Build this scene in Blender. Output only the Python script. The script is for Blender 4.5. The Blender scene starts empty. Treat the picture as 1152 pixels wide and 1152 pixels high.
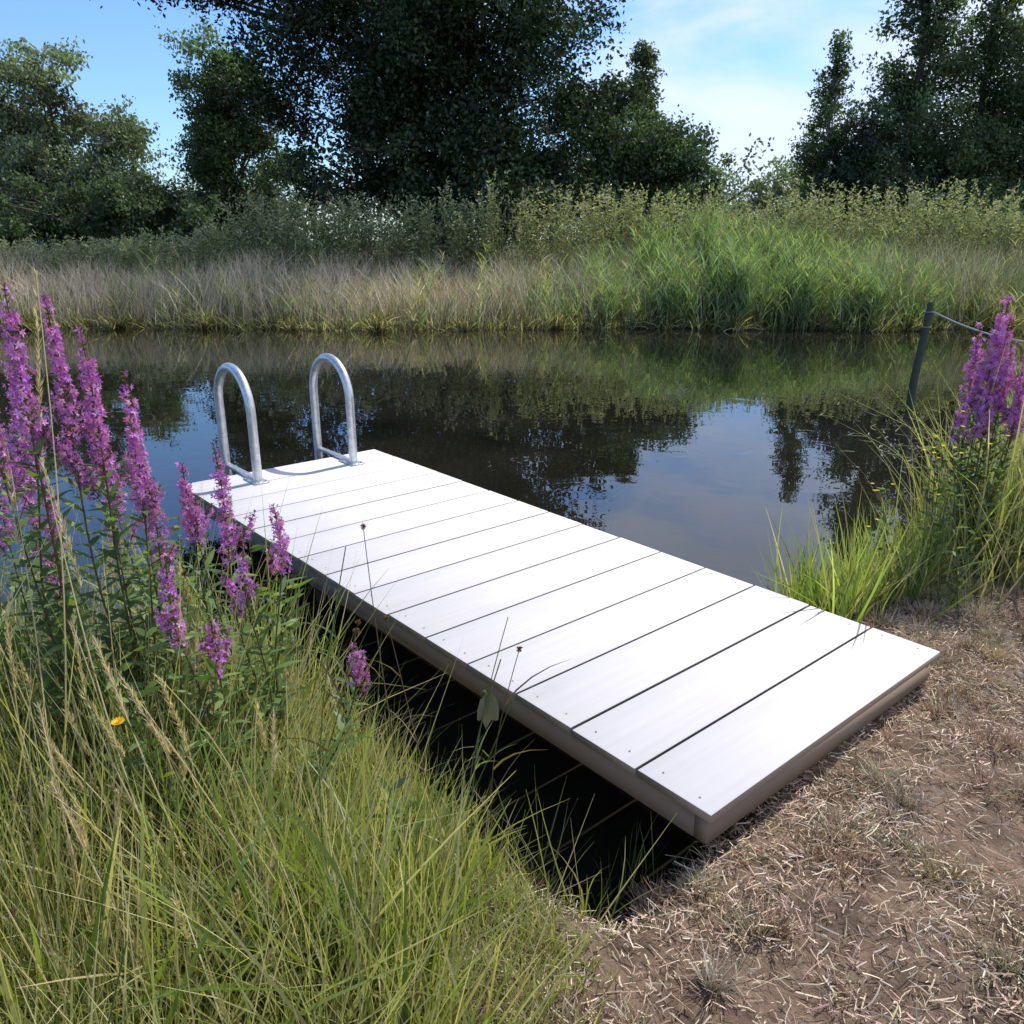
import bpy, math
import numpy as np
from mathutils import Vector
rng=np.random.default_rng(7)
PI=math.pi
scene=bpy.context.scene

# ------------------------------------------------------------------ helpers
def link(o,parent=None):
    scene.collection.objects.link(o)
    if parent is not None: o.parent=parent
    return o
def empty(name):
    o=bpy.data.objects.new(name,None); return link(o)
class Buf:
    """accumulates quads with per-vertex colour and per-face material"""
    def __init__(s): s.V=[];s.F=[];s.C=[];s.M=[];s.n=0
    def add(s,V,F,C,m=0):
        V=np.asarray(V,float).reshape(-1,3);F=np.asarray(F,int).reshape(-1,4)
        C=np.asarray(C,float)
        if C.ndim==1: C=np.repeat(C[None,:],len(V),0)
        s.V.append(V);s.F.append(F+s.n);s.C.append(C);s.M.append(np.full(len(F),m));s.n+=len(V)
    def obj(s,name,mats,parent=None,smooth=False):
        V=np.concatenate(s.V);F=np.concatenate(s.F);C=np.concatenate(s.C);M=np.concatenate(s.M)
        me=bpy.data.meshes.new(name)
        me.vertices.add(len(V));me.vertices.foreach_set('co',V.astype(np.float32).ravel())
        me.loops.add(len(F)*4);me.loops.foreach_set('vertex_index',F.astype(np.int32).ravel())
        me.polygons.add(len(F));me.polygons.foreach_set('loop_start',(np.arange(len(F))*4).astype(np.int32))
        for m in mats: me.materials.append(m)
        me.polygons.foreach_set('material_index',M.astype(np.int32))
        me.update(calc_edges=True)
        if smooth: me.polygons.foreach_set('use_smooth',np.ones(len(F),bool))
        a=me.color_attributes.new('Col','FLOAT_COLOR','POINT')
        c4=np.ones((len(V),4),np.float32);c4[:,:3]=C;a.data.foreach_set('color',c4.ravel())
        return link(bpy.data.objects.new(name,me),parent)
def norm(a): return a/np.maximum(np.linalg.norm(a,axis=-1,keepdims=True),1e-9)
def rdir(n):
    return norm(rng.normal(size=(n,3)))
def ribbons(b,base,d,L,w,bend,col,k=3,prof='blade',col2=None,m=0,side=None):
    n=len(base);L=np.broadcast_to(L,(n,));w=np.broadcast_to(w,(n,))
    d=norm(d);t=np.linspace(0,1,k+1)
    P=base[:,None,:]+L[:,None,None]*(d[:,None,:]*t[None,:,None]+bend[:,None,:]*(t**2)[None,:,None])
    if side is None:
        side=norm(np.cross(d,rdir(n)))
    if prof=='blade': p=(1-t**2.2)*0.92+0.08
    elif prof=='flat': p=np.ones_like(t)
    else: p=np.sin(PI*(0.06+0.92*t)**0.8)
    W=0.5*w[:,None,None]*p[None,:,None]*side[:,None,:]
    V=np.stack([P-W,P+W],2).reshape(-1,3)
    i=np.arange(k)*2
    q=np.stack([i,i+1,i+3,i+2],1)
    F=(np.arange(n)[:,None,None]*(2*(k+1))+q[None]).reshape(-1,4)
    col=np.broadcast_to(col,(n,3))
    if col2 is None: C=np.repeat(col,2*(k+1),0)
    else:
        col2=np.broadcast_to(col2,(n,3))
        C=col[:,None,:]*(1-t)[None,:,None]+col2[:,None,:]*t[None,:,None]
        C=np.repeat(C,2,1).reshape(-1,3)
    b.add(V,F,C,m)
    return P
def leaves(b,base,d,L,w,col,m=0,nrm=None):
    n=len(base);L=np.broadcast_to(L,(n,))[:,None];w=np.broadcast_to(w,(n,))[:,None]
    d=norm(d); s=norm(np.cross(d,rdir(n) if nrm is None else nrm))
    V=np.stack([base,base+d*L*.45-s*w*.5,base+d*L,base+d*L*.45+s*w*.5],1)
    F=np.arange(n*4).reshape(n,4)
    b.add(V,F,np.repeat(np.broadcast_to(col,(n,3)),4,0),m)
def tube(b,pts,rad,col,sides=6,m=0):
    pts=np.asarray(pts,float);n=len(pts);rad=np.broadcast_to(rad,(n,))
    T=norm(np.gradient(pts,axis=0))
    up=np.array([0,0,1.]) if abs(T[0][2])<.9 else np.array([1.,0,0])
    u=norm(np.cross(T[0],up))
    V=[]
    for i in range(n):
        u=norm(u-T[i]*np.dot(u,T[i]));v=np.cross(T[i],u)
        a=np.arange(sides)*2*PI/sides
        V.append(pts[i]+rad[i]*(np.cos(a)[:,None]*u+np.sin(a)[:,None]*v))
    V=np.array(V).reshape(-1,3);F=[]
    for i in range(n-1):
        for j in range(sides):
            k=(j+1)%sides
            F.append([i*sides+j,i*sides+k,(i+1)*sides+k,(i+1)*sides+j])
    b.add(V,F,col,m)
def box(b,o,ax,ay,az,col,m=0,bev=0.0,sidecol=None):
    o,ax,ay,az=map(lambda q:np.asarray(q,float),(o,ax,ay,az))
    ux,uy,uz=norm(ax),norm(ay),norm(az)
    ring=[o,o+ax,o+ax+ay,o+ay]
    V=list(ring)+[r+az-uz*bev for r in ring]
    F=[[3,2,1,0]]
    for j in range(4): F.append([j,(j+1)%4,4+(j+1)%4,4+j])
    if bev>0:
        if sidecol is not None:      # beige edges coloured darker than the top, painting shade into the board gaps
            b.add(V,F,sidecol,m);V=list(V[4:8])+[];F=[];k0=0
        else: k0=4
        t=[o+az+ux*bev+uy*bev,o+ax+az-ux*bev+uy*bev,o+ax+ay+az-ux*bev-uy*bev,o+ay+az+ux*bev-uy*bev]
        V+=t;k1=k0+4
        for j in range(4): F.append([k0+j,k0+(j+1)%4,k1+(j+1)%4,k1+j])
        F.append([k1,k1+1,k1+2,k1+3])
    else: F.append([4,5,6,7])
    b.add(V,F,col,m)
def pal(n,cols,wts,var=.18):
    cols=np.array(cols,float);wts=np.array(wts,float);wts/=wts.sum()
    c=cols[rng.choice(len(cols),n,p=wts)]
    return np.clip(c*(1+var*rng.normal(size=(n,1)))*(1+.05*rng.normal(size=(n,3))),.004,.9)

# ------------------------------------------------------------------ materials
def newmat(name):
    m=bpy.data.materials.new(name);m.use_nodes=True
    nt=m.node_tree;nt.nodes.clear()
    out=nt.nodes.new('ShaderNodeOutputMaterial')
    return m,nt,out
def veg_mat(name,trans=.3,gloss=.06,rough=.4):
    m,nt,out=newmat(name);N=nt.nodes;Lk=nt.links
    at=N.new('ShaderNodeAttribute');at.attribute_name='Col'
    d=N.new('ShaderNodeBsdfDiffuse');Lk.new(at.outputs['Color'],d.inputs['Color'])
    t=N.new('ShaderNodeBsdfTranslucent')
    mul=N.new('ShaderNodeVectorMath');mul.operation='MULTIPLY';mul.inputs[1].default_value=(1.3,1.4,.6)
    Lk.new(at.outputs['Color'],mul.inputs[0]);Lk.new(mul.outputs[0],t.inputs['Color'])
    ms=N.new('ShaderNodeMixShader');ms.inputs[0].default_value=trans
    Lk.new(d.outputs[0],ms.inputs[1]);Lk.new(t.outputs[0],ms.inputs[2])
    g=N.new('ShaderNodeBsdfGlossy');g.inputs['Roughness'].default_value=rough;g.inputs['Color'].default_value=(.9,.95,1,1)
    m2=N.new('ShaderNodeMixShader');m2.inputs[0].default_value=gloss
    Lk.new(ms.outputs[0],m2.inputs[1]);Lk.new(g.outputs[0],m2.inputs[2]);Lk.new(m2.outputs[0],out.inputs[0])
    return m
M_leaf=veg_mat('foliage',.32,.02,.5)
M_dark=veg_mat('dark_foliage',.14,.03,.45)
M_grass=veg_mat('grass_blades',.42,.02,.5)
M_reed=veg_mat('reed_blades',.36,.02,.5)
M_petal=veg_mat('petals',.35,.01,.5)
M_straw=veg_mat('straw',.1,.02,.5)
M_bark=veg_mat('bark',0.,.03,.6)

def wood_mat():
    m,nt,out=newmat('pale_decking');N=nt.nodes;Lk=nt.links
    at=N.new('ShaderNodeAttribute');at.attribute_name='Col'
    g=N.new('ShaderNodeNewGeometry')
    vr=N.new('ShaderNodeVectorRotate');vr.rotation_type='Z_AXIS';vr.inputs['Angle'].default_value=-math.atan2(.648,.762)
    Lk.new(g.outputs['Position'],vr.inputs['Vector'])
    mp=N.new('ShaderNodeMapping');mp.inputs['Scale'].default_value=(2.0,45,45)
    Lk.new(vr.outputs[0],mp.inputs['Vector'])
    no=N.new('ShaderNodeTexNoise');no.inputs['Scale'].default_value=1.;no.inputs['Detail'].default_value=5
    Lk.new(mp.outputs[0],no.inputs['Vector'])
    n2=N.new('ShaderNodeTexNoise');n2.inputs['Scale'].default_value=2.2;n2.inputs['Detail'].default_value=6
    Lk.new(g.outputs['Position'],n2.inputs['Vector'])
    ad=N.new('ShaderNodeMath');ad.operation='ADD';Lk.new(no.outputs['Fac'],ad.inputs[0]);Lk.new(n2.outputs['Fac'],ad.inputs[1])
    mr=N.new('ShaderNodeMapRange');mr.inputs[1].default_value=.6;mr.inputs[2].default_value=1.4
    mr.inputs[3].default_value=.93;mr.inputs[4].default_value=1.06
    Lk.new(ad.outputs[0],mr.inputs[0])
    mx=N.new('ShaderNodeVectorMath');mx.operation='SCALE'
    Lk.new(at.outputs['Color'],mx.inputs[0]);Lk.new(mr.outputs[0],mx.inputs['Scale'])
    p=N.new('ShaderNodeBsdfPrincipled');p.inputs['Roughness'].default_value=.9;p.inputs['Specular IOR Level'].default_value=.04
    Lk.new(mx.outputs[0],p.inputs['Base Color'])
    bp=N.new('ShaderNodeBump');bp.inputs['Strength'].default_value=.1;bp.inputs['Distance'].default_value=.003
    Lk.new(no.outputs['Fac'],bp.inputs['Height']);Lk.new(bp.outputs[0],p.inputs['Normal'])
    Lk.new(p.outputs[0],out.inputs[0]);return m
M_wood=wood_mat()
def metal_mat():
    m,nt,out=newmat('galvanised_steel');N=nt.nodes;Lk=nt.links
    g=N.new('ShaderNodeNewGeometry');no=N.new('ShaderNodeTexNoise');no.inputs['Scale'].default_value=25;no.inputs['Detail'].default_value=4
    Lk.new(g.outputs['Position'],no.inputs['Vector'])
    cr=N.new('ShaderNodeValToRGB');cr.color_ramp.elements[0].color=(.48,.50,.52,1);cr.color_ramp.elements[1].color=(.72,.73,.74,1)
    cr.color_ramp.elements[0].position=.3;cr.color_ramp.elements[1].position=.7
    Lk.new(no.outputs['Fac'],cr.inputs[0])
    p=N.new('ShaderNodeBsdfPrincipled');p.inputs['Metallic'].default_value=.7;p.inputs['Roughness'].default_value=.34
    Lk.new(cr.outputs[0],p.inputs['Base Color']);Lk.new(p.outputs[0],out.inputs[0]);return m
M_metal=metal_mat()
def ground_mat():
    m,nt,out=newmat('soil_ground');N=nt.nodes;Lk=nt.links
    at=N.new('ShaderNodeAttribute');at.attribute_name='Col'
    g=N.new('ShaderNodeNewGeometry')
    no=N.new('ShaderNodeTexNoise');no.inputs['Scale'].default_value=9;no.inputs['Detail'].default_value=10;no.inputs['Roughness'].default_value=.7
    Lk.new(g.outputs['Position'],no.inputs['Vector'])
    mr=N.new('ShaderNodeMapRange');mr.inputs[1].default_value=.3;mr.inputs[2].default_value=.7;mr.inputs[3].default_value=.35;mr.inputs[4].default_value=1.6
    Lk.new(no.outputs['Fac'],mr.inputs[0])
    mx=N.new('ShaderNodeVectorMath');mx.operation='SCALE'
    Lk.new(at.outputs['Color'],mx.inputs[0]);Lk.new(mr.outputs[0],mx.inputs['Scale'])
    p=N.new('ShaderNodeBsdfPrincipled');p.inputs['Roughness'].default_value=.95;p.inputs['Specular IOR Level'].default_value=.1
    Lk.new(mx.outputs[0],p.inputs['Base Color'])
    bp=N.new('ShaderNodeBump');bp.inputs['Strength'].default_value=.9;bp.inputs['Distance'].default_value=.04
    Lk.new(no.outputs['Fac'],bp.inputs['Height']);Lk.new(bp.outputs[0],p.inputs['Normal'])
    Lk.new(p.outputs[0],out.inputs[0]);return m
M_ground=ground_mat()
def water_mat():
    m,nt,out=newmat('pond_water');N=nt.nodes;Lk=nt.links
    g=N.new('ShaderNodeNewGeometry')
    n1=N.new('ShaderNodeTexNoise');n1.inputs['Scale'].default_value=2.4;n1.inputs['Detail'].default_value=2;n1.inputs['Distortion'].default_value=.5
    Lk.new(g.outputs['Position'],n1.inputs['Vector'])
    n2=N.new('ShaderNodeTexNoise');n2.inputs['Scale'].default_value=.5;n2.inputs['Detail'].default_value=3
    Lk.new(g.outputs['Position'],n2.inputs['Vector'])
    bp=N.new('ShaderNodeBump');bp.inputs['Strength'].default_value=.3;bp.inputs['Distance'].default_value=.006
    Lk.new(n1.outputs['Fac'],bp.inputs['Height'])
    cr=N.new('ShaderNodeValToRGB');cr.color_ramp.elements[0].color=(.006,.006,.004,1);cr.color_ramp.elements[1].color=(.016,.014,.010,1)
    cr.color_ramp.elements[0].position=.35;cr.color_ramp.elements[1].position=.65
    Lk.new(n2.outputs['Fac'],cr.inputs[0])
    p=N.new('ShaderNodeBsdfPrincipled');p.inputs['IOR'].default_value=1.66;p.inputs['Roughness'].default_value=.006
    Lk.new(cr.outputs[0],p.inputs['Base Color']);Lk.new(bp.outputs[0],p.inputs['Normal'])
    Lk.new(p.outputs[0],out.inputs[0]);return m
M_water=water_mat()

# ------------------------------------------------------------------ terrain
SX=[-600,-60,-20,-10,-4,-2,-1,-.55,-.3,-.1,.1,.3,.5,.7,1.2,1.8,2.4,3,4,5.5,8,20,60,600]
SY=[9,8,6,4.8,3.7,3.2,2.95,2.7,2.48,2.25,2.08,2.0,2.15,2.4,3.3,4.1,4.5,4.9,6.0,7.6,9,11,12,12]
def shore(x): return np.interp(x,SX,SY)+.04*np.sin(x*5.1)+.03*np.sin(x*11.3+1)
def farshore(x): return 19.7+.25*np.sin(x*.55)+.12*np.sin(x*1.9+1)+.06*np.sin(x*5.3)
def sm(t): t=np.clip(t,0,1);return t*t*(3-2*t)
def height(x,y):
    d=shore(x)-y;d2=y-farshore(x)
    z=np.where(d>0,.27*sm(d/.4)+.015,0)
    z=np.where(d>.3,z+.018*np.sin(x*4.3+y*2)*np.sin(y*5.1-x)+.01*np.sin(x*11+1.7)*np.sin(y*13),z)
    z=np.where(d2>0,.03+.65*sm(d2/7.5),z)
    pond=np.minimum(-d,-d2)
    z=np.where(pond>0,-.9*sm(pond/1.6)-.02,z)
    return z
tx=np.linspace(-6.7,6.7,430);X1=1.5*np.sinh(tx);Y1=2.6+1.5*np.sinh(tx)
GX,GY=np.meshgrid(X1,Y1);GZ=height(GX,GY)
n=len(X1);V=np.stack([GX,GY,GZ],-1).reshape(-1,3)
i=np.arange(n-1);I,J=np.meshgrid(i,i);a=(J*n+I).ravel()
F=np.stack([a,a+1,a+n+1,a+n],1)
xx,yy=V[:,0],V[:,1]
straw_soil=np.array([.19,.13,.09]);veg_soil=np.array([.035,.034,.014]);mud=np.array([.022,.016,.010]);far_soil=np.array([.10,.095,.04])
C=np.repeat(straw_soil[None],len(V),0)
w=sm((-.05-xx)/.25)[:,None];C=C*(1-w)+veg_soil*w
dsh=shore(xx)-yy
w=(1-sm((dsh-.12)/.25))[:,None];C=C*(1-w)+mud*w
w=sm((yy-15)/2)[:,None];C=C*(1-w)+far_soil*w
b=Buf();b.add(V,F,C);b.obj('ground',[M_ground],smooth=True)
b=Buf()
b.add([[-600,-4,0],[600,-4,0],[600,30,0],[-600,30,0]],[[0,1,2,3]],[.02,.02,.01]);b.obj('pond_water',[M_water])

# ------------------------------------------------------------------ dock
dock=empty('swimming_dock')
Nc=np.array([.583,1.96,0]);Ld=np.array([-.6477,.7619,0]);Wd=np.array([.7619,.6477,0]);Zu=np.array([0,0,1.])
ZT=.45;LEN=4.41;WID=1.53
b=Buf();npl=15;pitch=LEN/npl
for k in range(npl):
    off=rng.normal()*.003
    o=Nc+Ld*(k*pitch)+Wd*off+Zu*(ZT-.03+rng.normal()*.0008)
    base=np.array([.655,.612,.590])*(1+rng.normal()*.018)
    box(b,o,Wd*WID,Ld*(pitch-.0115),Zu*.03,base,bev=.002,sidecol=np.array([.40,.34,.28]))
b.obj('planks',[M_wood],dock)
b=Buf();fc=np.array([.28,.22,.17])
zb=ZT-.03-.10-.002
for s,w_ in ((.02,.045),(WID/2-.022,.045),(WID-.065,.045)):
    box(b,Nc+Ld*.07+Wd*s+Zu*zb,Wd*w_,Ld*(LEN-.14),Zu*.1,fc)
for l in (.02,LEN-.067):
    box(b,Nc+Ld*l+Wd*.02+Zu*(zb+.001),Wd*(WID-.04),Ld*.047,Zu*.098,fc)
b.obj('frame',[M_wood],dock)
b=Buf()
for l in (2.9,LEN-.25):
    for s in (.25,WID-.35):
        box(b,Nc+Ld*l+Wd*s+Zu*(-1.1),Wd*.1,Ld*.1,Zu*(zb+1.098),[.08,.06,.04])
b.obj('posts',[M_wood],dock)
b=Buf()
for k in range(npl):
    for s in (.045,WID-.045):
        for q in (.07,pitch-.075):
            c=Nc+Ld*(k*pitch+q)+Wd*(s+rng.normal()*.004)+Zu*(ZT+.0025)
            a=np.arange(8)*PI/4
            ring=c+.0038*(np.cos(a)[:,None]*Wd+np.sin(a)[:,None]*Ld)
            b.add(ring,[[0,1,2,3],[0,3,4,7],[4,5,6,7]],[.22,.18,.15])
b.obj('screws',[M_bark],dock)
# ladder
lad=empty('pool_ladder')
b=Buf();r=.032
for s in (.43,1.18):
    base=Nc+Wd*s
    inn=LEN-.29;outt=LEN+.27
    rad=(outt-inn)/2;mid=(inn+outt)/2;zarc=ZT+.79-rad-r
    pts=[base+Ld*inn+Zu*(ZT+.004)]
    for z in np.linspace(ZT+.02,zarc,8): pts.append(base+Ld*inn+Zu*z)
    for a in np.linspace(0,PI,22)[1:-1]: pts.append(base+Ld*(mid-math.cos(a)*rad)+Zu*(zarc+math.sin(a)*rad))
    for z in np.linspace(zarc,-.9,14): pts.append(base+Ld*outt+Zu*z)
    tube(b,np.array(pts),r,[.5,.5,.5],16)
    box(b,base-Wd*.022+Ld*(inn-.02)+Zu*(ZT+.003),Wd*.044,Ld*(outt-inn+.02),Zu*.022,[.5,.5,.5],bev=.004)
    box(b,base-Wd*.055+Ld*(inn-.07)+Zu*(ZT+.002),Wd*.11,Ld*.20,Zu*.008,[.5,.5,.5],bev=.002)
    for q in (-.05,.08):
        for e in (-.038,.038):
            tube(b,[base+Ld*(inn+q)+Wd*e+Zu*(ZT+.008),base+Ld*(inn+q)+Wd*e+Zu*(ZT+.018)],.009,[.4,.4,.4],8)
b.obj('rails',[M_metal],lad,smooth=True)
b=Buf()
for z in (.18,-.08,-.35,-.62):
    o=Nc+Wd*.43+Ld*(LEN+.24)+Zu*z
    box(b,o,Wd*.75,Ld*.07,Zu*.025,[.5,.5,.5],bev=.004)
b.obj('rungs',[M_metal],lad)

# ------------------------------------------------------------------ mooring posts + rope
b=Buf()
p0=np.array([4.99,10.1,-.6]);p1=np.array([5.07,10.1,1.32])
t=np.linspace(0,1,14)[:,None];pts=p0+(p1-p0)*t+np.array([.012,0,0])*np.sin(t*9)
tube(b,pts,np.r_[np.linspace(.05,.043,13),.035],[.06,.065,.045],12)
tube(b,[p1-[0,0,.015],p1+[0,0,.012]],[.043,.001],[.09,.08,.05],12)
for z in (1.02,1.2):
    a=np.linspace(0,2*PI,17);tube(b,np.stack([5.065+.048*np.cos(a),10.1+.048*np.sin(a),z+0*a],1),.010,[.2,.19,.15],6)
b.obj('wooden_post',[M_bark],smooth=True)
b=Buf();q0=np.array([7.7,9.4,-.5]);q1=np.array([7.75,9.4,1.25])
tube(b,q0+(q1-q0)*t,.045,[.05,.055,.035],12);tube(b,[q1-[0,0,.01],q1+[0,0,.012]],[.045,.001],[.09,.08,.05],12)
b.obj('wooden_post',[M_bark],smooth=True)
b=Buf();t=np.linspace(0,1,30)[:,None]
pts=np.array([5.12,10.08,1.2])*(1-t)+np.array([7.72,9.4,1.15])*t-np.array([0,0,1])*(.32*4*t*(1-t))
tube(b,pts,.012,[.42,.42,.38],6);b.obj('rope',[M_bark],smooth=True)

# ------------------------------------------------------------------ trees
def tree(name,x,y,parts,nleaf,ls,cols,wts,mat,base_z=.6,trunk_r=.22,clump=.7,nclump=90,bark=(.07,.06,.045),droop=0.,cone=None):
    root=empty(name)
    cc=[];cr=[]
    if cone is not None:      # narrow upright crown: clumps stacked up the stem, tapering to a point
        zb_,zt_,rw=cone
        for q in range(nclump):
            u=((q+rng.random())/nclump)**1.15
            rr=rw*(.25+.9*math.sin(PI*min(.16+.84*u,1)))*(1-.45*u)*math.sqrt(rng.random());a=rng.uniform(0,2*PI)
            cc.append([x+rr*math.cos(a),y+rr*math.sin(a),zb_+(zt_-zb_)*u+rng.normal()*.15]);cr.append(clump*(1.25-.8*u)*(.7+.5*rng.random()))
        top=zt_
    else:
        wt=np.array([p[6] if len(p)>6 else p[3]*p[4]*p[5] for p in parts]);wt=wt/wt.sum()
        for _ in range(nclump):
            p=parts[rng.choice(len(parts),p=wt)]
            d=rdir(1)[0];rr=rng.random()**.42*(.88+.22*rng.random())
            cc.append([x+p[0]+d[0]*rr*p[3],y+p[1]+d[1]*rr*p[4],p[2]+d[2]*rr*p[5]])
            cr.append(clump*(.55+.9*rng.random()))
        top=max(p[2]+p[5]*.55 for p in parts)
    cc=np.array(cc);cr=np.array(cr)
    b=Buf()
    pr=cr**2/np.sum(cr**2);idx=rng.choice(nclump,nleaf,p=pr)
    nt=14;tuft=rng.normal(size=(nclump,nt,3))*np.array([.75,.75,.5])
    ti=rng.integers(0,nt,nleaf)
    P=cc[idx]+cr[idx][:,None]*(tuft[idx,ti]*.8+rng.normal(size=(nleaf,3))*np.array([.3,.3,.25]))
    P[:,2]=np.maximum(P[:,2],base_z+.1)
    ctone=(1+.38*rng.normal(size=nclump))[idx][:,None]
    C=np.clip(pal(nleaf,cols,wts,.12)*np.clip(ctone,.4,2.0),.004,.5)
    d=rdir(nleaf);d[:,2]-=.3+droop
    s=ls*(.6+.8*rng.random(nleaf))
    leaves(b,P,d,s,s*.55,C)
    b.obj('foliage',[mat],root)
    b=Buf()
    k=10;t=np.linspace(0,1,k)
    wv=.08 if cone is not None else .25
    tp=np.stack([x+wv*np.sin(t*4+x),y+wv*np.sin(t*3+1),base_z-.3+(top-base_z)*t],1)
    tube(b,tp,trunk_r*(1-.88*t),bark,8)
    for c in cc[rng.choice(nclump,min(nclump,34),replace=False)]:
        tz=np.clip((c[2]-1.0-base_z)/(top-base_z)*(.95 if cone is not None else .8),.12,.93)*(k-1);f=int(tz)
        s=tp[f]+(tp[min(f+1,k-1)]-tp[f])*(tz-f)
        u=np.linspace(0,1,6)[:,None]
        lp=s+(c-s)*u+np.array([0,0,.5])*np.sin(u*PI)*.4+rng.normal(size=(6,3))*.05
        tube(b,lp,np.linspace(trunk_r*.33,.015,6),bark,5)
    b.obj('trunk',[M_bark],root,smooth=True)
G1=[(.10,.145,.06),(.13,.175,.08),(.075,.115,.05)];W1=[3,3,2]
GD=[(.022,.040,.013),(.032,.058,.022),(.07,.10,.045)];WD=[3,3,1]
GM=[(.06,.095,.045),(.075,.115,.055),(.11,.145,.075)];WM=[3,3,1]
GW=[(.18,.22,.13),(.22,.26,.165),(.14,.18,.10)];WW=[3,2,2]
tree('alder_tree',-3.0,30,[(-.2,0,9.5,5.0,4.2,5.4),(2.4,-.3,8.6,3.6,3,4.6),(-3.0,.2,6.6,2.2,2.5,4.2),(-6.4,0,11.0,3.8,1.6,1.5,46),(.5,0,4,4.4,3,2.6),(3.4,0,4.8,2.6,2.2,2.8)],
     200000,.15,GD,WD,M_dark,nclump=290,clump=.8,trunk_r=.38)
tree('alder_tree',3.4,33,[(0,0,4.6,2.2,2,2.6),(2.4,0,4.0,1.8,1.6,2.0)],40000,.15,GM,WM,M_leaf,nclump=60,clump=.6)
tree('poplar_tree',6.2,43,None,30000,.17,G1,W1,M_leaf,nclump=110,clump=.62,cone=(1.5,10.6,1.7),trunk_r=.16)
tree('willow_tree',9.5,44,[(0,0,3.6,2.6,1.5,2.2),(4,0,3.2,2.4,1.5,2.2),(-2.4,0,3.8,1.6,1.5,2.7)],34000,.18,GW,WW,M_leaf,nclump=80,clump=.55)
tree('willow_tree',-20.8,40,[(0,0,6.2,3.2,2.6,4.2),(-1.2,0,4,3.4,3,2.8),(2.4,0,4.8,2.2,2.2,3.0)],64000,.18,GW,WW,M_leaf,nclump=120,clump=.65,droop=.5)
tree('willow_tree',-25.6,41,[(0,0,6.5,3.2,2.6,4.6),(0,0,4,3.6,3,3)],38000,.18,GW,WW,M_leaf,nclump=70,clump=.7,droop=.5)
tree('willow_tree',-12.3,38,[(0,0,6.3,2.2,2,3.5),(.6,0,4,2.8,2,2.8),(-1.6,0,3,2.2,2,2.2)],56000,.16,G1,W1,M_leaf,nclump=90,clump=.6,droop=.3)
tree('willow_tree',-15.2,33,[(0,0,2.7,2.4,1.8,2.0),(-3.5,-1.5,2.6,2.6,1.6,1.9),(-6.8,-1.5,2.6,2.6,1.6,2.2),(2.6,0,2.3,1.6,1.4,1.5)],52000,.15,GM,WM,M_leaf,nclump=100,clump=.5)
tree('birch_tree',13.2,37,None,24000,.14,G1,W1,M_leaf,nclump=110,clump=.48,bark=(.35,.34,.32),trunk_r=.12,cone=(1.5,9.8,1.15))
tree('hawthorn_tree',14.0,35,[(0,0,3.9,1.4,1.3,2.3)],22000,.15,GD,WD,M_dark,nclump=40,clump=.5)
tree('poplar_tree',17.0,38,None,46000,.17,GM,WM,M_leaf,nclump=150,clump=.78,cone=(1.5,13.8,2.4),trunk_r=.25)
tree('poplar_tree',20.2,38.5,None,46000,.17,G1,W1,M_leaf,nclump=150,clump=.8,cone=(1.5,12.6,2.5),trunk_r=.25)
tree('poplar_tree',23.6,39,None,40000,.18,GM,WM,M_leaf,nclump=140,clump=.8,cone=(1.5,15,2.5),trunk_r=.25)
tree('poplar_tree',27.5,40,[(0,0,9,2.6,2.2,6.0),(0,0,4,2.8,2,3)],22000,.2,G1,W1,M_leaf,nclump=60,clump=.8)
b=Buf();nr=90000
tx_=rng.uniform(-75,75,300);ty_=rng.uniform(46,62,300);th_=rng.uniform(4.0,7.0,300)
k=rng.integers(0,300,nr);u=rng.random(nr)
P=np.stack([tx_[k]+rng.normal(size=nr)*(1.8-1.5*u),ty_[k]+rng.normal(size=nr)*(1.2-u),.3+th_[k]*u+rng.normal(size=nr)*.2],1)
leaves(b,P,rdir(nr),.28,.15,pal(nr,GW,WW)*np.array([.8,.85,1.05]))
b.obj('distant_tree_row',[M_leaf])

# ------------------------------------------------------------------ far bank: shrubs, grasses, reeds
def nz(x,s,ph): return np.sin(x*s+ph)*.5+np.sin(x*s*2.3+ph*2)*.3+np.sin(x*s*5.1+ph*3)*.2
b=Buf();ns=4000
sx=rng.uniform(-30,34,ns);sy=rng.uniform(24.0,28.5,ns)
sx=sx+.35*np.sin(sx*6)
hh=(2.7+.42*nz(sx,.55,1.2)+.32*nz(sx,1.9,3.1))*(.66+.42*rng.random(ns));hh*=1-.5*sm((-8.2-sx)/1.6)
sz=height(sx,sy);base=np.stack([sx,sy,sz],1)
d=np.stack([rng.normal(size=ns)*.14,rng.normal(size=ns)*.14,np.ones(ns)],1)
bend=rng.normal(size=(ns,3))*.06;bend[:,2]=0
ribbons(b,base,d,hh,.018,bend,pal(ns,[(.14,.13,.08)],[1]),k=5,prof='blade')
nl=46
ti=.12+.88*rng.random((ns,nl))**.75
dn=norm(d)
LP=base[:,None]+hh[:,None,None]*(dn[:,None]*ti[...,None]+bend[:,None]*(ti**2)[...,None])+rng.normal(size=(ns,nl,3))*(.14*(1.15-ti))[...,None]
tone=(.7+.65*rng.random(ns))
c0=pal(ns*nl,[(.20,.23,.10),(.27,.29,.15),(.14,.17,.07)],[3,2,2]).reshape(ns,nl,3)*tone[:,None,None]
c1=pal(ns*nl,[(.48,.44,.31),(.36,.36,.21),(.27,.30,.15)],[1,2,2]).reshape(ns,nl,3)
f=np.clip((ti-.75)/.15,0,1)[...,None];c=c0*(1-f)+c1*f
ld=rdir(ns*nl);ld[:,2]=np.abs(ld[:,2])*.8
leaves(b,LP.reshape(-1,3),ld,.07+.09*rng.random(ns*nl),.045,c.reshape(-1,3))
b.obj('shrub_thicket',[M_leaf])

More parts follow.
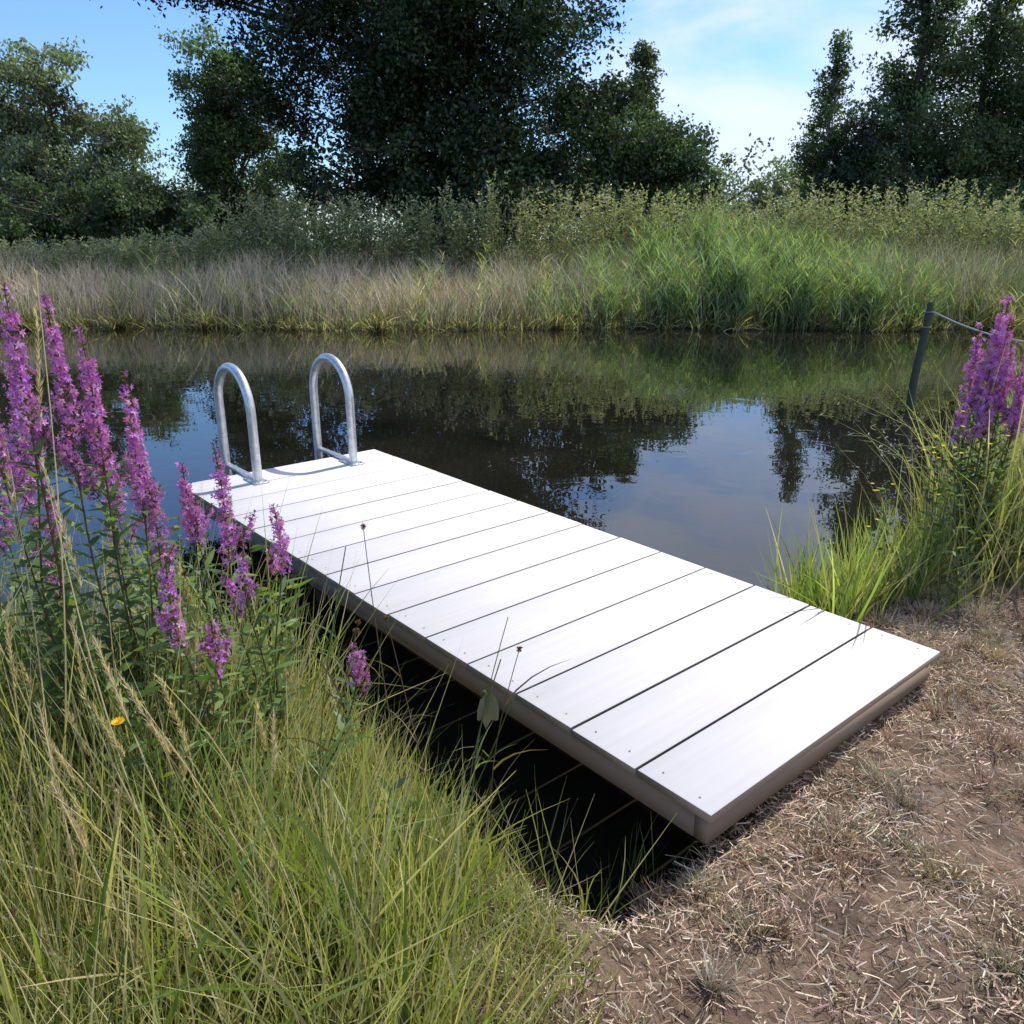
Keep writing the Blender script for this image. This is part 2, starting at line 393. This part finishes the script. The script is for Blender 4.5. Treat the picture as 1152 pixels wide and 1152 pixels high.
b=Buf();ng=80000
gx=rng.uniform(-30,32,ng);gy=19.75+6.4*rng.random(ng)**.8+farshore(gx)-19.7
gz=height(gx,gy)
hh=(1.08+.2*nz(gx,.7,.3)+.22*nz(gx,2.7,2))*(.45+.75*rng.random(ng))
hh*=1+.35*sm((gx-1)/3)
tan=(.74,.60,.46);tan2=(.62,.50,.36);gr=(.22,.25,.10);gr2=(.38,.38,.19)
green=np.clip(.10+.55*sm((gx+1.5)/4)+.25*nz(gx+gy*.4,.9,.7)+.35*(1-sm((gy-19.9)/1.0)),0,.88)
isg=rng.random(ng)<green
c=np.where(isg[:,None],pal(ng,[gr,gr2],[1,1.4]),pal(ng,[tan,tan2],[2,1]))
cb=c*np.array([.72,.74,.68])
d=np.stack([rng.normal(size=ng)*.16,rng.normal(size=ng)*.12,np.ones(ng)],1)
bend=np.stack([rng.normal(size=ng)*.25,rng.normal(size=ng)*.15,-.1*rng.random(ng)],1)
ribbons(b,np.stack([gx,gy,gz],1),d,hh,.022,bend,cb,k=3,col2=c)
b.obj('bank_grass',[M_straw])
b=Buf();nr=5600
gx=np.concatenate([rng.normal(6.0,2.1,int(nr*.66)),rng.uniform(-10,26,nr-int(nr*.66))]);gx=gx+.35*np.sin(gx*4.1)
gx=gx[(gx>1.8)|(rng.random(len(gx))<.35)];nr=len(gx)
gy=farshore(gx)+.1+rng.uniform(-.3,4.2,nr);gz=np.maximum(height(gx,gy),-.1)
hh=(1.1+.68*np.exp(-((gx-6.0)/2.8)**2)+.22*nz(gx,1.3,2))*(.45+.65*rng.random(nr))*(.85+.11*(gy-19.7))
d=np.stack([rng.normal(size=nr)*.1+.05,rng.normal(size=nr)*.1,np.ones(nr)],1);bend=np.stack([rng.normal(size=nr)*.1,rng.normal(size=nr)*.05,0*gx],1)
base=np.stack([gx,gy,gz],1)
gc=[(.23,.32,.12),(.33,.42,.20),(.16,.23,.09)]
ribbons(b,base,d,hh,.016,bend,pal(nr,gc,[1,1,1])*.8,k=4)
nl=9;ti=.2+.78*rng.random((nr,nl));dn=norm(d)
LP=(base[:,None]+hh[:,None,None]*(dn[:,None]*ti[...,None]+bend[:,None]*(ti**2)[...,None])).reshape(-1,3)
m_=nr*nl;a=rng.uniform(0,2*PI,m_);ld=np.stack([np.cos(a)*.45,np.sin(a)*.45,.8+.5*rng.random(m_)],1)
bd=np.stack([np.cos(a)*.3,np.sin(a)*.3,-.4*rng.random(m_)],1)
tone=np.repeat(.7+.6*rng.random(nr),nl)[:,None]
dry=np.repeat((rng.random(nr)<.12+.5*(np.abs(gx-6)>5)),nl)[:,None]
cl=np.where(dry,pal(m_,[(.50,.45,.26),(.38,.37,.18)],[1,1]),pal(m_,gc,[3,3,2]))*tone
ribbons(b,LP,ld,.22+.28*rng.random(m_),.024,bd,cl,k=3)
b.obj('reed_bed',[M_reed])
b=Buf();nf=10000;gx=rng.uniform(-24,24,nf);gx+=.4*np.sin(gx*3)
gy=farshore(gx)+rng.uniform(-.2,.35,nf)-.45*(nz(gx,1.7,.4)>.3)*rng.random(nf);gz=np.maximum(height(gx,gy),-.05)
d=np.stack([rng.normal(size=nf)*.4,-.3-.5*rng.random(nf),.9+0*gx],1);bend=np.stack([rng.normal(size=nf)*.2,-.2*rng.random(nf),-.5*rng.random(nf)],1)
ribbons(b,np.stack([gx,gy,gz],1),d,(.2+.5*rng.random(nf)**1.5)*(1+.5*nz(gx,1.7,.4)),.024,bend,pal(nf,[gr,gr2,tan2,(.12,.085,.05)],[3,2,1.5,3.5]),k=3)
b.obj('waterline_fringe',[M_reed])

# ------------------------------------------------------------------ floating debris (thin reed fragments)
b=Buf();nd=190
gx=np.concatenate([rng.normal(4.4,.6,90),rng.uniform(-12,12,100)])
gy=np.concatenate([rng.normal(8.2,.9,90),rng.uniform(17.6,19.5,100)])
a=rng.uniform(0,2*PI,nd);d=np.stack([np.cos(a),np.sin(a),0*a],1)
ok=(gy>shore(gx)+.1)
ribbons(b,np.stack([gx,gy,.005+0*gx],1)[ok],d[ok],(.05+.2*rng.random(nd))[ok],.010,(rng.normal(size=(nd,3))*np.array([.2,.2,0]))[ok],pal(nd,[(.30,.29,.20),(.2,.21,.10)],[2,1])[ok],k=4,side=np.stack([-np.sin(a),np.cos(a),0*a],1)[ok])
b.obj('floating_reed_litter',[M_straw])

# ------------------------------------------------------------------ cut straw + stubble on the near bank
def in_dock(x,y,pad=0.):
    rx,ry=x-Nc[0],y-Nc[1];l=rx*Ld[0]+ry*Ld[1];w=rx*Wd[0]+ry*Wd[1]
    return (l>-pad)&(l<LEN+pad)&(w>-pad)&(w<WID+pad)
b=Buf();n0=150000
gx=rng.uniform(-.35,4.2,n0);gy=rng.uniform(.9,4.4,n0)
patch=nz(gx*1.7+gy,2.1,.5)+nz(gy*1.3-gx,2.7,1.5)
ok=(gy<shore(gx)-.1)&(~in_dock(gx,gy,-.12))&(rng.random(n0)<np.clip(.74+.5*patch,.32,1))&(gx>-.3+.2*rng.random(n0))
gx,gy=gx[ok],gy[ok];m_=len(gx)
a=rng.uniform(0,2*PI,m_);tilt=np.abs(rng.normal(size=m_))*.28
d=np.stack([np.cos(a),np.sin(a),tilt],1)
st=[(.66,.52,.38),(.58,.43,.31),(.40,.27,.19),(.70,.59,.46),(.30,.28,.15)]
c=pal(m_,st,[4,4,3,2,1])
bend=rng.normal(size=(m_,3))*.25;bend[:,2]=-.15*rng.random(m_)
ribbons(b,np.stack([gx,gy,height(gx,gy)+.003+.018*rng.random(m_)],1),d,.008+.055*rng.random(m_)**2.2,.0016+.0026*rng.random(m_)**2,bend,c,k=3,prof='flat')
b.obj('cut_straw',[M_straw])
b=Buf();nt=900
tx_=rng.uniform(-.25,4.2,nt);ty_=rng.uniform(1.0,4.3,nt)
pt=nz(tx_*1.7+ty_,2.1,.5)+nz(ty_*1.3-tx_,2.7,1.5)
ok=(ty_<shore(tx_)-.12)&(~in_dock(tx_,ty_,-.02))&(rng.random(nt)<np.clip(.6+.5*pt,.15,1));tx_,ty_=tx_[ok],ty_[ok];nt=len(tx_)
ts=.018+.040*rng.random(nt)**1.3;big=.9+1.0*rng.random(nt)**1.6
per=120;k=np.repeat(np.arange(nt),per);m_=len(k)
ox=rng.normal(size=m_)*ts[k];oy=rng.normal(size=m_)*ts[k]
gx=tx_[k]+ox;gy=ty_[k]+oy
ok=~in_dock(gx,gy,.04);gx,gy,ox,oy,k=gx[ok],gy[ok],ox[ok],oy[ok],k[ok];m_=len(k)
d=np.stack([ox/ts[k]*.6+rng.normal(size=m_)*.25,oy/ts[k]*.6+rng.normal(size=m_)*.25,np.ones(m_)],1)
tt=pal(nt,[(.72,.50,.36),(.76,.60,.43),(.54,.36,.26),(.42,.38,.18)],[4,3,2,1])[k]
c=np.clip(tt*(1+.25*rng.normal(size=(m_,1))),.02,.85)
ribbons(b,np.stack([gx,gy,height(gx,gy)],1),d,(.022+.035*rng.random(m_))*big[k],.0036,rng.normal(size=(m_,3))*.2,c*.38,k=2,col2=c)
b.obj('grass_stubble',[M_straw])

# ------------------------------------------------------------------ near-bank tall grass (left)
def tallgrass(x0,x1,y0,y1,n,h0,h1,cols,wts,w=.005,mask=None,ncl=140,k=5,lean=(0,0),b=None,upr=.16,curl=.28,sd_=.09,hs=None):
    if b is None: b=Buf()
    cx=rng.uniform(x0,x1,ncl);cy=rng.uniform(y0,y1,ncl);ch=.65+.6*rng.random(ncl)
    cc=pal(ncl,cols,wts,.1)
    q=rng.integers(0,ncl,n);gx=cx[q]+rng.normal(size=n)*sd_;gy=cy[q]+rng.normal(size=n)*sd_
    ok=(gy<shore(gx)+.1)
    if mask is not None: ok&=mask(gx,gy)
    gx,gy,q=gx[ok],gy[ok],q[ok];n=len(gx)
    ax,ay=(gx-cx[q])*2,(gy-cy[q])*2
    d=np.stack([ax+rng.normal(size=n)*upr+lean[0],ay+rng.normal(size=n)*upr+lean[1],np.ones(n)],1)
    aa=rng.uniform(0,2*PI,n);m=np.abs(rng.normal(size=n))*curl
    bend=np.stack([np.cos(aa)*m,np.sin(aa)*m,-.35*m],1)
    L=(h0+(h1-h0)*rng.random(n)**1.3)*ch[q]
    if hs is not None: L=L*hs(gx,gy)
    c=.4*cc[q]+.6*pal(n,cols,wts,.22)
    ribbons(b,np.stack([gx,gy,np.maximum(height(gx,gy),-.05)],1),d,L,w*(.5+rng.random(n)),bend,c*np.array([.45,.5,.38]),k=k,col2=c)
    return b
GG=[(.24,.30,.065),(.38,.40,.11),(.15,.21,.055),(.62,.53,.28),(.70,.58,.38)]
def lm(x,y): return (x<-.10-.06*np.sin(y*9))
def hsl(x,y): return 1-.62*sm((x+.95)/.6)*sm((y-1.35)/.6)
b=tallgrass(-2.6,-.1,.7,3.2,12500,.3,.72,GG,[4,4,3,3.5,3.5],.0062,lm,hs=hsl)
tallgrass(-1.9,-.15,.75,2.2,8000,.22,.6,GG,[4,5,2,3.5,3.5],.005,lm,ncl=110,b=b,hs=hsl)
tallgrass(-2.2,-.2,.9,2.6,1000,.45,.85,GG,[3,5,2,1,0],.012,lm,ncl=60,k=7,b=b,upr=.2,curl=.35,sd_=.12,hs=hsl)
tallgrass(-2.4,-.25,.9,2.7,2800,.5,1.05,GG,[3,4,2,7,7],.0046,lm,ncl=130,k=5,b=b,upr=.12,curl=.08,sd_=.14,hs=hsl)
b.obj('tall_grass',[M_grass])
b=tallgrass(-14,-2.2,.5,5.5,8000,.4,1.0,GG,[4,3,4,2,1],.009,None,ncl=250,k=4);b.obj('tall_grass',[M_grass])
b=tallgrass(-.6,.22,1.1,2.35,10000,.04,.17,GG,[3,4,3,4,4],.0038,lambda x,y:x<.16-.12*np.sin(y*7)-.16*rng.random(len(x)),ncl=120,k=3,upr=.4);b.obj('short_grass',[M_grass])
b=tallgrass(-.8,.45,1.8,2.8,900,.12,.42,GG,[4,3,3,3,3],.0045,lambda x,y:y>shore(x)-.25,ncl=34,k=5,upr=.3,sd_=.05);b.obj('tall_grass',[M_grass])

def seed_stems(name,items):
    b=Buf()
    for (x,y,tx,ty,tz,kind) in items:
        z0=float(height(np.array(x),np.array(y)));p0=np.array([x,y,z0]);p1=np.array([tx,ty,tz])
        t=np.linspace(0,1,12)[:,None];side=np.array([rng.normal()*.04,rng.normal()*.04,0])
        pts=p0+(p1-p0)*t+side*np.sin(t*PI)
        if kind=='green': c=np.array([.16,.22,.06])
        elif kind=='brown': c=np.array([.18,.13,.07])
        else: c=np.array([.68,.58,.40])
        tube(b,pts,np.linspace(.0025,.0011,12),c,5)
        if kind=='tan':
            m=130;u=1-.22*rng.random(m)**.8
            P=p0+(p1-p0)*u[:,None];d=rdir(m)*.45+norm(p1-p0)
            leaves(b,P,d,.012+.02*rng.random(m),.0032,pal(m,[(.62,.52,.36),(.5,.4,.26)],[1,1]))
        if kind=='brown':
            m=110;P=p1+rdir(m)*.006*rng.random((m,1));leaves(b,P,P-p1+1e-4,.006,.003,pal(m,[(.1,.05,.03),(.2,.12,.06)],[1,1]))
        if kind in('green','brown'):
            m=5;u=rng.uniform(.15,.8,m);P=p0+(p1-p0)*u[:,None]+side*np.sin(u*PI)[:,None]
            a=rng.uniform(0,2*PI,m)
            ribbons(b,P,np.stack([np.cos(a)*.6,np.sin(a)*.6,1+0*a],1),.12+.12*rng.random(m),.006,np.stack([np.cos(a)*.3,np.sin(a)*.3,-.3+0*a],1),c,k=4)
    return b.obj(name,[M_grass])
it=[]
for k in range(130):
    x=rng.uniform(-1.85,-.5);y=rng.uniform(1.0,2.5);h=rng.uniform(.5,1.0)
    kind=rng.choice(['tan','green','brown'],p=[.66,.28,.06])
    it.append((x,y,x+rng.normal()*.16-.05,y+rng.normal()*.12,.25+h*(1 if x<-.7 else .75),kind))
it+=[(-1.25,1.75,-1.10,1.95,1.98,'tan'),(-1.15,1.6,-1.28,2.0,1.6,'tan'),(-.75,1.5,-1.02,1.7,1.60,'tan'),(-.42,1.45,-.85,1.55,1.15,'tan'),
     (-.34,1.42,-.33,1.5,1.47,'green'),(-.05,2.0,.02,1.95,1.0,'brown'),(-.12,1.95,-.01,1.9,1.12,'green'),(-.3,2.0,-.42,2.15,1.28,'brown'),(-.2,2.0,-.36,2.1,1.02,'brown'),(-.22,2.05,.0,2.15,.72,'green')]
seed_stems('seeding_grass_stems',it)

# ------------------------------------------------------------------ purple loosestrife
def loosestrife(tips,basexy,name='purple_loosestrife',scale=1.,dense=1.):
    b=Buf()
    for (x,y,z,L) in tips:
        bx,by=basexy[0]+rng.normal()*.05,basexy[1]+rng.normal()*.05
        z0=max(float(height(np.array(bx),np.array(by))),-.1)
        p0=np.array([bx,by,z0]);p1=np.array([x,y,z]);H=np.linalg.norm(p1-p0)
        hs=np.array([(p1-p0)[0],(p1-p0)[1],0]);wob=rng.normal(size=3)*np.array([.012,.012,0])
        f=lambda t:p0+(p1-p0)*t[:,None]+hs*(.30*np.sin(t*PI))[:,None]+wob*np.sin(t*9)[:,None]
        t=np.linspace(0,1,20);tube(b,f(t),np.linspace(.0042,.0014,20),[.16,.13,.06],6,0)
        tl=np.arange(.14,1-L/H,.033/H)
        for q,tt in enumerate(tl):
            P=f(np.array([tt]));a=q*PI/2+rng.normal()*.3
            for s in (0,PI):
                dd=np.array([[math.cos(a+s),math.sin(a+s),.55+.2*rng.normal()]])
                LL=(.095-.045*tt)*(.8+.4*rng.random())*min(scale,1.3)
                ribbons(b,P,dd,LL,LL*.24,np.array([[0,0,-.35*rng.random()]]),pal(1,[(.13,.20,.07),(.19,.26,.09),(.10,.15,.06)],[2,2,1]),k=4,prof='leaf',
                        side=np.array([[-math.sin(a+s),math.cos(a+s),0.]]),m=0)
        def spike(f,Tlow,L,sc,ax):
            nwh=max(int(L/.0125),5);u=np.linspace(0,1,nwh);per=int(9*dense)
            whr=.55+.8*rng.random(nwh)
            U=np.repeat(u,per);n=len(U);T=Tlow+(1-Tlow)*np.clip(U+rng.normal(size=n)*.004,0,1);C0=f(T)
            e1=norm(np.cross(ax,[0.1,1.,0]));e2=np.cross(ax,e1)
            a=rng.uniform(0,2*PI,n);rad=(.0175*(1-.72*U**1.4)*np.repeat(whr,per)+.002)*sc*(.6+.7*rng.random(n))
            rr=np.cos(a)[:,None]*e1+np.sin(a)[:,None]*e2
            leaves(b,C0,rr+ax*.7,rad*1.05,.0042,pal(n,[(.17,.08,.07),(.17,.16,.07),(.24,.08,.16)],[2,2,2]),m=0)
            open_=(rng.random(n)<np.where(U<.2,.35,np.where(U>.80,.15,.80)))
            Pc=(C0+rr*rad[:,None])[open_];ro=rr[open_];n2=len(Pc)
            if n2:
                base_aa=rng.uniform(0,2*PI,n2);cf=pal(n2,[(.56,.20,.66),(.68,.35,.78),(.43,.12,.50),(.64,.22,.60)],[4,2,2,1],.14)
                ro=norm(ro+rng.normal(size=ro.shape)*.35)
                for pk in range(5):
                    aa=base_aa+pk*2*PI/5+rng.normal(size=n2)*.2
                    s1=norm(np.cross(ro,ax[None]+.01));s2=np.cross(ro,s1)
                    dd=np.cos(aa)[:,None]*s1+np.sin(aa)[:,None]*s2+ro*.35
                    leaves(b,Pc,dd,(.0085+.004*rng.random(n2))*sc,.0044*sc,cf,m=1,nrm=ro)
        axm=norm((f(np.array([1.]))-f(np.array([1-L/H])))[0][None])[0]
        spike(f,1-L/H,L,scale,axm)
        for _ in range(rng.integers(1,4)):
            tb=1-L/H-rng.uniform(0,.10);pb=f(np.array([tb]))[0];aa=rng.uniform(0,2*PI);l2=rng.uniform(.05,.11)*scale
            dv=norm(np.array([[math.cos(aa)*.55,math.sin(aa)*.55,1.]]))[0]
            g=lambda t,pb=pb,dv=dv,l2=l2:pb+dv*(l2*1.5*t)[:,None]
            tube(b,g(np.linspace(0,1,4)),.0012,[.16,.13,.06],5,0)
            spike(g,.35,l2,scale*.75,dv)
    return b.obj(name,[M_grass,M_petal])
loosestrife([(-1.149,1.9,1.95,.33),(-1.21,1.95,1.80,.28),(-1.30,2.0,1.72,.25)],(-1.22,2.0),scale=1.25)
loosestrife([(-1.124,2.0,1.915,.38),(-1.06,2.02,1.84,.34),(-1.10,2.1,1.72,.33),(-1.00,2.08,1.60,.2)],(-1.08,2.15),scale=1.25)
loosestrife([(-1.056,2.2,1.703,.36),(-.992,2.1,1.48,.28),(-1.22,2.4,1.40,.2)],(-.98,2.25),scale=1.2)
loosestrife([(-.972,2.3,1.42,.24),(-.93,2.28,1.33,.16),(-.838,2.2,1.505,.36),(-.692,2.2,1.322,.2),(-.76,2.15,1.22,.16)],(-.75,2.2),scale=1.2)
loosestrife([(-.866,1.9,1.30,.22),(-.80,1.95,1.08,.14)],(-.77,1.95),scale=1.1)
loosestrife([(-1.43,2.3,1.56,.35),(-1.5,2.4,1.7,.3),(-1.36,2.25,1.38,.25),(-1.6,2.4,1.45,.3)],(-1.45,2.35),scale=1.2)
loosestrife([(-.46,2.1,.93,.13)],(-.70,2.15),scale=1.1)
loosestrife([(2.47,4.2,1.76,.42),(2.57,4.3,1.76,.45),(2.40,4.2,1.50,.3),(2.70,4.25,1.66,.42),(2.34,4.15,1.26,.22),(2.52,4.15,1.56,.36),(2.60,4.1,1.46,.36),(2.46,4.35,1.62,.36),(2.53,4.2,1.68,.4),(2.44,4.1,1.38,.3),(2.56,4.05,1.32,.25)],(2.56,4.25),scale=1.6)
loosestrife([(3.0,4.4,1.6,.5),(3.2,4.5,1.5,.5)],(3.1,4.45),scale=1.5)

# ------------------------------------------------------------------ right bank plants
def rmask(x,y): return (y>shore(x)-.70-.35*sm((x-2)/1))&(x>1.45)&(y>3.35)&~in_dock(x,y,.03)
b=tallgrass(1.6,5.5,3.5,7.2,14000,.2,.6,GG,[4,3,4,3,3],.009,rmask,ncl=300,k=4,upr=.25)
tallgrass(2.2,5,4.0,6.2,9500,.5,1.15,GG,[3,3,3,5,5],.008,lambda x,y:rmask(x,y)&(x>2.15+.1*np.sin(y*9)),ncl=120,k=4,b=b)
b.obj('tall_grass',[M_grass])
b=Buf();nn=1900;gx=rng.uniform(1.2,2.6,nn);gx+=.07*np.sin(gx*17);gy=shore(gx)+rng.uniform(-.45,.5,nn)
ok=~in_dock(gx,gy,.05);gx,gy=gx[ok],gy[ok];nn=len(gx)
d=np.stack([rng.normal(size=nn)*.25,rng.normal(size=nn)*.25,np.ones(nn)],1)
ribbons(b,np.stack([gx,gy,np.maximum(height(gx,gy),-.1)],1),d,(.12+.42*rng.random(nn)**1.8)*(1+.35*np.sin(gx*9)),.011,rng.normal(size=(nn,3))*.12,pal(nn,[(.24,.31,.08),(.34,.38,.11),(.58,.48,.28)],[4,3,1]),k=4)
b.obj('sedge_clump',[M_grass])
def herb(name,pts,hr,yellow=True,ls=.06,m=34):
    b=Buf()
    for (x,y) in pts:
        z0=max(float(height(np.array(x),np.array(y))),-.05);h=rng.uniform(*hr)
        p0=np.array([x,y,z0]);p1=p0+np.array([rng.normal()*.1,rng.normal()*.1,h])
        t=np.linspace(0,1,6)[:,None];tube(b,p0+(p1-p0)*t,np.linspace(.004,.0015,6),[.16,.18,.07],5,0)
        u=rng.random(m);P=p0+(p1-p0)*u[:,None];a=rng.uniform(0,2*PI,m)
        ribbons(b,P,np.stack([np.cos(a),np.sin(a),.4+.3*rng.random(m)],1),ls*(.6+.8*rng.random(m))*(1.2-.6*u),.018,np.stack([0*a,0*a,-.4*rng.random(m)],1),
                pal(m,[(.15,.22,.06),(.22,.28,.08),(.10,.15,.05)],[1,1,1]),k=3,prof='leaf')
        if yellow and rng.random()<.6:
            for c in range(rng.integers(2,6)):
                c0=p1+rng.normal(size=3)*np.array([.04,.04,.03])
                q=12;aa=np.arange(q)*2*PI/q
                leaves(b,np.repeat(c0[None],q,0),np.stack([np.cos(aa),np.sin(aa),.35+0*aa],1),.014,.007,[.8,.58,.03],m=1,nrm=np.repeat(np.array([[0,0,1.]]),q,0))
    return b.obj(name,[M_grass,M_petal])
herb('ragwort_plant',[(x,shore(x)-rng.uniform(.0,.75)) for x in rng.uniform(2.1,4,90)],(.35,.9))
herb('leafy_weeds',[(rng.uniform(-.75,-.35),rng.uniform(1.35,1.9)) for _ in range(50)],(.12,.36),False,.08)
herb('leafy_weeds',[(rng.uniform(-1.9,-.8),rng.uniform(1.8,2.7)) for _ in range(70)],(.4,.95),False,.10)
b=Buf();c0=np.array([-.90,1.6,1.0])
t=np.linspace(0,1,8)[:,None];tube(b,np.array([-.82,1.62,.25])+(c0-np.array([-.82,1.62,.25]))*t,.0018,[.16,.2,.06],5)
for ring,(m,L,e) in enumerate(((18,.019,.15),(14,.014,.6),(10,.008,1.4))):
    aa=np.arange(m)*2*PI/m+ring;leaves(b,np.repeat(c0[None],m,0),np.stack([np.cos(aa),np.sin(aa)-.3,e+.2+0*aa],1),L,.005,[.85,.58,.03],m=1,nrm=np.repeat(np.array([[0,-.5,1.]]),m,0))
b.obj('hawkbit_flower',[M_grass,M_petal])
b=Buf()
s0=np.array([-.13,1.95,.2]);s1=np.array([-.03,1.93,.98]);tube(b,s0+(s1-s0)*t+np.array([-.04,0,0])*np.sin(t*PI),.0018,[.2,.15,.08],5)
g=np.linspace(0,1,7)
for sgn in (-1,1):
    V=[];F=[]
    for i_,q in enumerate(g):
        wv=.040*math.sin(PI*(.05+.93*q)**.8)
        c=np.array([-.06-.012*q,1.925,.885-.125*q])
        V.append(c);V.append(c+np.array([sgn*wv*.75,-.02*math.sin(q*5)-.012,.012*math.sin(q*9)]))
    for i_ in range(6): F.append([2*i_,2*i_+1,2*i_+3,2*i_+2])
    b.add(V,F,[.17,.16,.12],0)
b.obj('withered_leaf',[M_straw],smooth=True)

# ------------------------------------------------------------------ world, sun, camera
EL,AZ=math.radians(54),math.radians(45)
sd=Vector((math.sin(AZ)*math.cos(EL),math.cos(AZ)*math.cos(EL),math.sin(EL)))
ld=bpy.data.lights.new('sun','SUN');ld.energy=5.0;ld.angle=math.radians(.5);ld.color=(1,.97,.92)
so=link(bpy.data.objects.new('sun',ld));so.rotation_euler=sd.to_track_quat('Z','Y').to_euler();so.location=(0,0,30)
wd=bpy.data.worlds.new('World');scene.world=wd;wd.use_nodes=True
nt=wd.node_tree;N=nt.nodes;Lk=nt.links;N.clear()
out=N.new('ShaderNodeOutputWorld');bg=N.new('ShaderNodeBackground');bg.inputs['Strength'].default_value=.15
sk=N.new('ShaderNodeTexSky');sk.sky_type='NISHITA';sk.sun_disc=False;sk.sun_elevation=EL;sk.sun_rotation=AZ
sk.air_density=1.2;sk.dust_density=0.;sk.ozone_density=3.
tn=N.new('ShaderNodeVectorMath');tn.operation='MULTIPLY';tn.inputs[1].default_value=(.70,.90,1.22);Lk.new(sk.outputs[0],tn.inputs[0])
tc=N.new('ShaderNodeTexCoord')
mp=N.new('ShaderNodeMapping');mp.inputs['Scale'].default_value=(1.6,1.6,4.5);mp.inputs['Location'].default_value=(.3,.1,0)
Lk.new(tc.outputs['Generated'],mp.inputs['Vector'])
no=N.new('ShaderNodeTexNoise');no.inputs['Scale'].default_value=1.5;no.inputs['Detail'].default_value=7;no.inputs['Roughness'].default_value=.55;no.inputs['Distortion'].default_value=.3
Lk.new(mp.outputs[0],no.inputs['Vector'])
sx_=N.new('ShaderNodeSeparateXYZ');Lk.new(tc.outputs['Generated'],sx_.inputs[0])
ma=N.new('ShaderNodeMath');ma.operation='MULTIPLY_ADD';ma.inputs[1].default_value=.55;Lk.new(sx_.outputs[0],ma.inputs[0]);Lk.new(no.outputs['Fac'],ma.inputs[2])
mr=N.new('ShaderNodeMapRange');mr.interpolation_type='SMOOTHSTEP';mr.inputs[1].default_value=.44;mr.inputs[2].default_value=.70;mr.inputs[3].default_value=0.;mr.inputs[4].default_value=.9
Lk.new(ma.outputs[0],mr.inputs[0])
mx=N.new('ShaderNodeMixRGB');mx.inputs[2].default_value=(6.1,6.7,8.0,1)
Lk.new(mr.outputs[0],mx.inputs[0]);Lk.new(tn.outputs[0],mx.inputs[1]);Lk.new(mx.outputs[0],bg.inputs[0]);Lk.new(bg.outputs[0],out.inputs[0])

cd=bpy.data.cameras.new('camera');cam=link(bpy.data.objects.new('camera',cd))
cd.sensor_width=36;cd.lens=28.46;cd.clip_start=.05;cd.clip_end=3000
cam.location=(0,0,2.05);cam.rotation_euler=(math.radians(90-18.69),0,0)
scene.camera=cam
scene.view_settings.view_transform='Standard'
try: scene.view_settings.look='None'
except: pass
